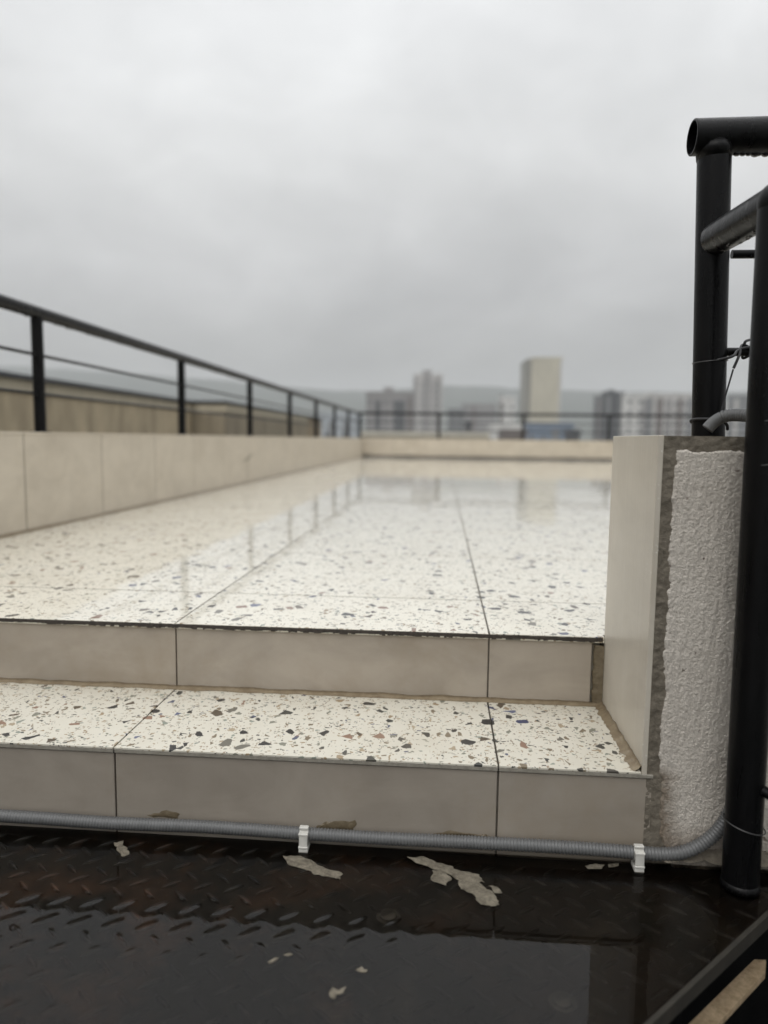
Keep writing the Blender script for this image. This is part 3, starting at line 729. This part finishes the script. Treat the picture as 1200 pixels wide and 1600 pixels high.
conduit('corrugated_conduit', [(-1.8, YC, ZC-.004), (-1.2, YC, ZC-.002), (-.6, YC-.001, ZC-.001), (-.187, YC, ZC), (.0, YC-.001, ZC-.0012), (.15, YC, ZC+.0008), (.305, YC-.002, ZC), (.43, YC-.001, ZC-.0012), (.55, YC, ZC-.0004), (.68, YC-.001, ZC+.0010), (.8, YC-.002, ZC), (.842, YC-.003, ZC), (.873, YC-.004, ZC+.006), (.9, YC-.004, ZC+.022), (.922, YC-.003, ZC+.045), (.938, YC-.000, ZC+.075), (.950, YC-.001, ZC+.12), (.9585, YC-.003, ZC+.2), (.960, YC-.006, .03), (.9565, YC-.006, .2), (.956, YC-.004, .33)], RC, 'grey corrugated conduit lying along the bottom riser and climbing the near tube')
conduit('corrugated_conduit', [(.9195, -.148, .3790), (.929, -.150, .3905), (.941, -.156, .3985), (.956, -.168, .4005), (.970, -.19, .397), (.978, -.22, .385), (.974, -.25, .36)], .0102, 'short bent piece of grey corrugated conduit on top of the pier', pitch=.0046, bare=.026)
def clip(x, label):
    r = empty('conduit_clip', (x, YC, ZP)); zc = ZC-ZP; bm = bmesh.new()
    prof = []
    R1, R0 = RC+.0028, RC+.0006; h = .0068
    angs = [rad(a_) for a_ in range(-150, 61, 15)]     # wraps the front and underside, mouth up
    def P(a_, rr): return (-math.cos(a_)*rr, math.sin(a_)*rr+zc)   # (y, z); front is -y
    rings = []
    for a_ in angs:
        o1, i1 = P(a_-rad(0), R1), P(a_, R0); rings.append((o1, i1))
    vs = [[bm.verts.new((sx*h, y, zz)) for sx in (-1, 1) for y, zz in (o1, i1)] for o1, i1 in rings]
    for p, q in zip(vs, vs[1:]):
        for u, v_ in ((0, 1), (1, 3), (3, 2), (2, 0)): bm.faces.new((p[u], p[v_], q[v_], q[u]))
    bm.faces.new(vs[0]); bm.faces.new(vs[-1])
    bmesh.ops.recalc_face_normals(bm, faces=bm.faces[:]); bm_obj('saddle', bm, CLIPM, r)
    bm_obj('foot', box_bm(-.0070, .0070, -.0165, .006, -.001, .0052, .0008), CLIPM, r)
    bm_obj('front_rib', box_bm(-.0073, .0073, -.0182, -.0138, .0065, .0100, .0008), CLIPM, r)
    bm_obj('front_rib', box_bm(-.0073, .0073, -.0178, -.0125, zc+.0045, zc+.0078, .0008), CLIPM, r)
    bm_obj('front_plate', box_bm(-.0064, .0064, -.0168, -.0138, .0102, zc+.0044, .0005), CLIPM, r)
    bm_obj('hook', box_bm(-.0070, .0070, -.0115, -.0035, zc+.0112, zc+.0148, .0008), CLIPM, r)
    tag(r, label, 'clip', 'white clips holding the conduit'); return r
clip(.307, 'white plastic clip on the conduit under the middle riser tile'); clip(.8065, 'white plastic clip on the conduit near the stuccoed pier')

# ------------------------------------------------------------------ steel checker plate platform
pf = empty('checker_plate', (.2, -.8, ZP)); q0 = pf.location.copy()
tag(pf, 'flooded black checker plate landing with rust at the foot of the steps', 'landing')
poly = [(-1.9, -TR+.004), (1.060, -TR+.004), (.4, -.897), (.4, -1.9), (-1.9, -1.9)]
ZPf = lambda x, y: ZP-.0042*max(0, min(1, (x-.25)/.35))-.0012*max(0, min(1, (-.45-y)/.15))-.0010
def inside(x, y, m=0):
    if y > -TR-m or y < -1.9+m or x < -1.9+m: return False
    n = Vector((.69, -.7236)); d = (Vector((x, y))-Vector((.957, -.3715))).dot(n)
    return (d < -m) and not (y < -.897 and x > .4-m)
# sheet
bm = bmesh.new()
xa = [-1.9+.05*i for i in range(60)]
f = bm.faces.new([bm.verts.new((x, y, 0)) for x, y in poly[::-1]])
bmesh.ops.bisect_plane(bm, geom=bm.verts[:]+bm.edges[:]+bm.faces[:], plane_co=(.25, 0, 0), plane_no=(1, 0, 0))
for xc in (.32, .4, .46, .53, .6): bmesh.ops.bisect_plane(bm, geom=bm.verts[:]+bm.edges[:]+bm.faces[:], plane_co=(xc, 0, 0), plane_no=(1, 0, 0))
for yc in (-.45, -.6): bmesh.ops.bisect_plane(bm, geom=bm.verts[:]+bm.edges[:]+bm.faces[:], plane_co=(0, yc, 0), plane_no=(0, 1, 0))
for v in bm.verts: v.co = Vector((v.co.x, v.co.y, ZPf(v.co.x, v.co.y)))-q0
bmesh.ops.recalc_face_normals(bm, faces=bm.faces[:])
ex = bmesh.ops.extrude_face_region(bm, geom=bm.faces[:])
for v in [g for g in ex['geom'] if isinstance(g, bmesh.types.BMVert)]: v.co.z -= .005
bmesh.ops.recalc_face_normals(bm, faces=bm.faces[:])
bm_obj('sheet', bm, PLATE, pf)
lugs = []; bm = bmesh.new(); PT = .0225; j = 0; y = -TR-.012
while y > -1.3:
    i = 0; x = -1.1+(PT if j % 2 else 0)
    while x < 1.05:
        if inside(x, y, .018): lugs.append((x, y, 1 if j % 2 else -1))
        x += 2*PT
    y -= PT; j += 1
for x, y, s in lugs:
    a_ = rad(38)*s; c_, s_ = math.cos(a_), math.sin(a_); zb = ZPf(x, y); prev = None; N = 8; Lh = .0165
    for k in range(N+1):
        t = -1+2*k/N; wv = .0042*(1-t*t)**.8+.0001; hh = .0031*(1-t**4)+.0001
        row = []
        for u, hz_ in ((-1, -.0004), (-.55, .75), (0, 1), (.55, .75), (1, -.0004)):
            lx, ly = t*Lh, u*wv; row.append(bm.verts.new((x+lx*c_-ly*s_-q0.x, y+lx*s_+ly*c_-q0.y, zb+(hz_*hh if hz_ > 0 else hz_)-q0.z)))
        if prev:
            for u in range(4): bm.faces.new((prev[u], row[u], row[u+1], prev[u+1]))
        prev = row
bmesh.ops.recalc_face_normals(bm, faces=bm.faces[:])
o = bm_obj('tread_lug', bm, PLATE, pf, smooth=True); o['kind'] = 'stuff'
# edge angle along the diagonal cut and beneath
dv = Vector((.7236, .69, 0)); nv = Vector((.69, -.7236, 0)); e0 = Vector((.957, -.3715, 0))
EDGE = mat_simple('dirty_edge_steel', (.020, .017, .012), .8, .4, 30, coat=0.0)
def along(s0, s1, n0, n1, z0, z1, name, mat, parent):
    pts = [e0+dv*s0+nv*n0, e0+dv*s1+nv*n0, e0+dv*s1+nv*n1, e0+dv*s0+nv*n1]
    return bm_obj(name, prism_bm([(p.x-parent.location.x, p.y-parent.location.y) for p in pts], z0-parent.location.z, z1-parent.location.z), mat, parent)
along(-.76, .135, -.0045, .0015, ZP-.021, ZP-.0015, 'edge_angle', EDGE, pf)
along(-.76, .135, -.060, -.006, ZP-.0255, ZP-.0215, 'edge_angle', EDGE, pf)
along(-.76, .12, -.120, -.105, -1.2, ZP-.031, 'shade_backdrop', BLACK_MATT, pf)  # black backdrop added for the shade under the landing edge
o = box('shade_cover', -1.9-q0.x, 2.4-q0.x, -TR-.035-q0.y, -TR-.006-q0.y, -1.25-q0.z, ZP-.0135-q0.z, BLACK_MATT, pf)  # black cover added over the core for the shade beneath the plate
for x, y in ((.447, -.4259), (.655, -.5484), (-.02, -.60), (-.45, -.43)):
    b0 = Vector((x, y, ZPf(x, y)))-q0
    b = smooth_sharp(bm_obj('screw_head', tube_bm([b0+Vector((0, 0, q)) for q in (0, .0012, .0014, .0034, .0038, .0036, .0020, .0020)], .01, 28, radii=[.0160, .0155, .0118, .0108, .0098, .0062, .0052, .0010]), STEEL, pf), 35)
# water lying on the plate
ZW = ZP+.00075
def water():
    import numpy as np
    res = .003; x0, x1, y0, y1 = -1.05, 1.08, -.95, -TR-.0005
    nx, ny = int((x1-x0)/res), int((y1-y0)/res); H = np.zeros((ny+1, nx+1))
    for (lx, ly, s) in lugs:
        k = math.exp(-((max(0, lx-.30)/.16)**2))
        if k < .03: continue
        i0, j0 = (lx-x0)/res, (ly-y0)/res
        i, jx = int(i0), int(j0); W_ = 8
        if not (W_ < i < nx-W_ and W_ < jx): continue
        jj, ii = np.mgrid[max(0, jx-W_):min(ny, jx+W_)+1, max(0, i-W_):min(nx, i+W_)+1]
        c_, s_ = math.cos(rad(38)*s), math.sin(rad(38)*s); ax = (ii-i0)*res; ay = (jj-j0)*res
        u = ax*c_+ay*s_; v_ = -ax*s_+ay*c_
        H[jj, ii] += k*.00085*np.exp(-(u/.0125)**2-(v_/.0048)**2)
    vs = []; fs = []
    idx = {}
    for jy in range(ny+1):
        for ix in range(nx+1):
            X, Y = x0+ix*res, y0+jy*res
            if inside(X, Y, .0035): idx[(ix, jy)] = len(vs); vs.append((X, Y, ZW+float(H[jy, ix])))
    for jy in range(ny):
        for ix in range(nx):
            k4 = [idx.get(k) for k in ((ix, jy), (ix+1, jy), (ix+1, jy+1), (ix, jy+1))]
            if None not in k4: fs.append(k4)
    me = bpy.data.meshes.new('rain_puddle'); me.from_pydata(vs, [], fs); o = link('rain_puddle', me, None, WATER, True); tag(o, kind='structure')
water()
# peeled render flakes on the water
def flake(poly2, label, h=.0022, seed=0):
    cx_ = sum(p[0] for p in poly2)/len(poly2); cy_ = sum(p[1] for p in poly2)/len(poly2); bm = bmesh.new()
    Q = []; FS = min(1.0, max(p[0] for p in poly2)-min(p[0] for p in poly2))
    FS = .45 if FS < .03 else 1.0; TH = .3 if FS < 1 else 1.0
    for i in range(len(poly2)):
        a_, b_ = Vector((*poly2[i], 0)), Vector((*poly2[(i+1) % len(poly2)], 0))
        for k in range(4):
            q = a_.lerp(b_, k/4); q += Vector((noise.noise(q*130+Vector((seed, 0, 0))), noise.noise(q*130+Vector((0, seed, 5))), 0))*.0045*FS+Vector((noise.noise(q*330+Vector((seed, 0, 0))), noise.noise(q*330+Vector((0, seed, 5))), 0))*.0026*FS; Q.append(q)
    c0 = Vector((cx_, cy_, 0)); rings = []
    for s, zz in ((1, -.0006), (1, .0003), (.8, .0009*TH), (.5, .0012*TH), (.25, .0009*TH)):
        r_ = []
        for q in Q:
            p = c0+(q-c0)*s; zq = zz+(noise.noise(p*170+Vector((0, 0, seed)))*h*.7*TH if zz > 0 else 0); r_.append(bm.verts.new((p.x-cx_, p.y-cy_, max(zq, -.0006 if zz < 0 else .0002))))
        rings.append(r_)
    n = len(Q)
    for a_, b_ in zip(rings, rings[1:]):
        for i in range(n): bm.faces.new((a_[i], a_[(i+1) % n], b_[(i+1) % n], b_[i]))
    bm.faces.new(rings[-1]); bm.faces.new(rings[0][::-1]); bmesh.ops.recalc_face_normals(bm, faces=bm.faces[:])
    o = bm_obj('render_flake', bm, FLAKE); o.location = (cx_, cy_, ZW+.0002); tag(o, label, 'flake', 'peeled render flakes on the flooded plate'); return o
def P2(px, py):
    d = Fw+R2*((px-600)/FPX)-U2*((py-800)/FPX); p = CP+d*((ZW-CP.z)/d.z); return (p.x, p.y)
def PP(*pts): return [P2(*p) for p in pts]
flake(PP((441, 1338), (468, 1337), (490, 1346), (508, 1358), (534, 1365), (532, 1373), (515, 1372), (498, 1368), (480, 1360), (450, 1351)), 'long pale flake of peeled render below the first clip', seed=1)
flake(PP((636, 1340), (662, 1339), (690, 1350), (716, 1360), (748, 1368), (756, 1378), (742, 1380), (722, 1378), (700, 1366), (668, 1354)), 'long narrow upper part of the broken pale flake cluster', seed=2)
flake(PP((676, 1360), (694, 1362), (706, 1374), (696, 1384), (672, 1374)), 'small pale flake under the middle of the broken cluster', seed=3)
flake(PP((714, 1376), (742, 1376), (760, 1388), (776, 1402), (780, 1414), (768, 1416), (752, 1412), (740, 1398), (722, 1390)), 'wide ragged pale flake at the lower end of the broken cluster', seed=4)
flake(PP((764, 1384), (776, 1386), (786, 1395), (774, 1396)), 'tiny pale chip beside the ragged flake', seed=5)
flake(PP((914, 1353), (930, 1350), (945, 1352), (940, 1357), (920, 1358)), 'thin whitish sliver left of the second clip', seed=6)
flake(PP((950, 1351), (966, 1349), (968, 1353), (952, 1355)), 'smaller whitish sliver close to the second clip', seed=7)
flake(PP((512, 1551), (520, 1544), (529, 1548), (539, 1542), (536, 1552), (527, 1553), (522, 1561), (516, 1558)), 'pale torn crumb floating near the bottom of the plate', seed=8)
flake(PP((556, 1516), (564, 1511), (568, 1514), (576, 1515), (570, 1519), (562, 1519)), 'small pale crumb above the torn one', seed=9)
flake(PP((418, 1504), (428, 1497), (436, 1495), (434, 1501), (424, 1506)), 'thin grey sliver of render on the reflecting water', seed=10)
flake(PP((443, 1491), (452, 1489), (458, 1491), (450, 1494)), 'smallest grey crumb on the reflecting water', seed=11)
flake(PP((180, 1318), (192, 1314), (198, 1326), (202, 1336), (190, 1338), (182, 1330)), 'dull pale flake below the left riser joint', seed=12)

# ------------------------------------------------------------------ below the landing
ub = empty('rendered_ledge', (.95, -.35, -.352)); u0 = ub.location.copy()
def P3(px, py, zz):
    d = Fw+R2*((px-600)/FPX)-U2*((py-800)/FPX); p = CP+d*((zz-CP.z)/d.z); return (p.x-u0.x, p.y-u0.y)
ZL = -.352
A, B, Cc, D = P3(1178.6, 1499, ZL), P3(1197, 1500, ZL), P3(1196, 1519, ZL), P3(1121, 1600, ZL); E_ = P3(1076, 1600, ZL)
da = Vector(E_)-Vector(A); E2 = Vector(A)+da*2.6; D2 = Vector(Cc)+(Vector(D)-Vector(Cc))*4.6
bm_obj('ledge', prism_bm([tuple(E2), tuple(D2), Cc, B, A], -.009, 0), TAN, ub)
tag(ub, 'narrow tan ledge of textured render below the landing edge', 'ledge')
lt = empty('shade_sheet', (1.1, -.7, -.62))  # black sheet added to stand for the unlit depth under the landing
bm_obj('sheet', box_bm(-.75, .9, -1.0, .42, -.006, 0), BLACK_MATT, lt); bm_obj('front_lip', box_bm(-.75, .9, -1.006, -1.0, -.04, 0), BLACK_MATT, lt)
tag(lt, 'black sheet added below the landing as the dark of the void', 'shade sheet')
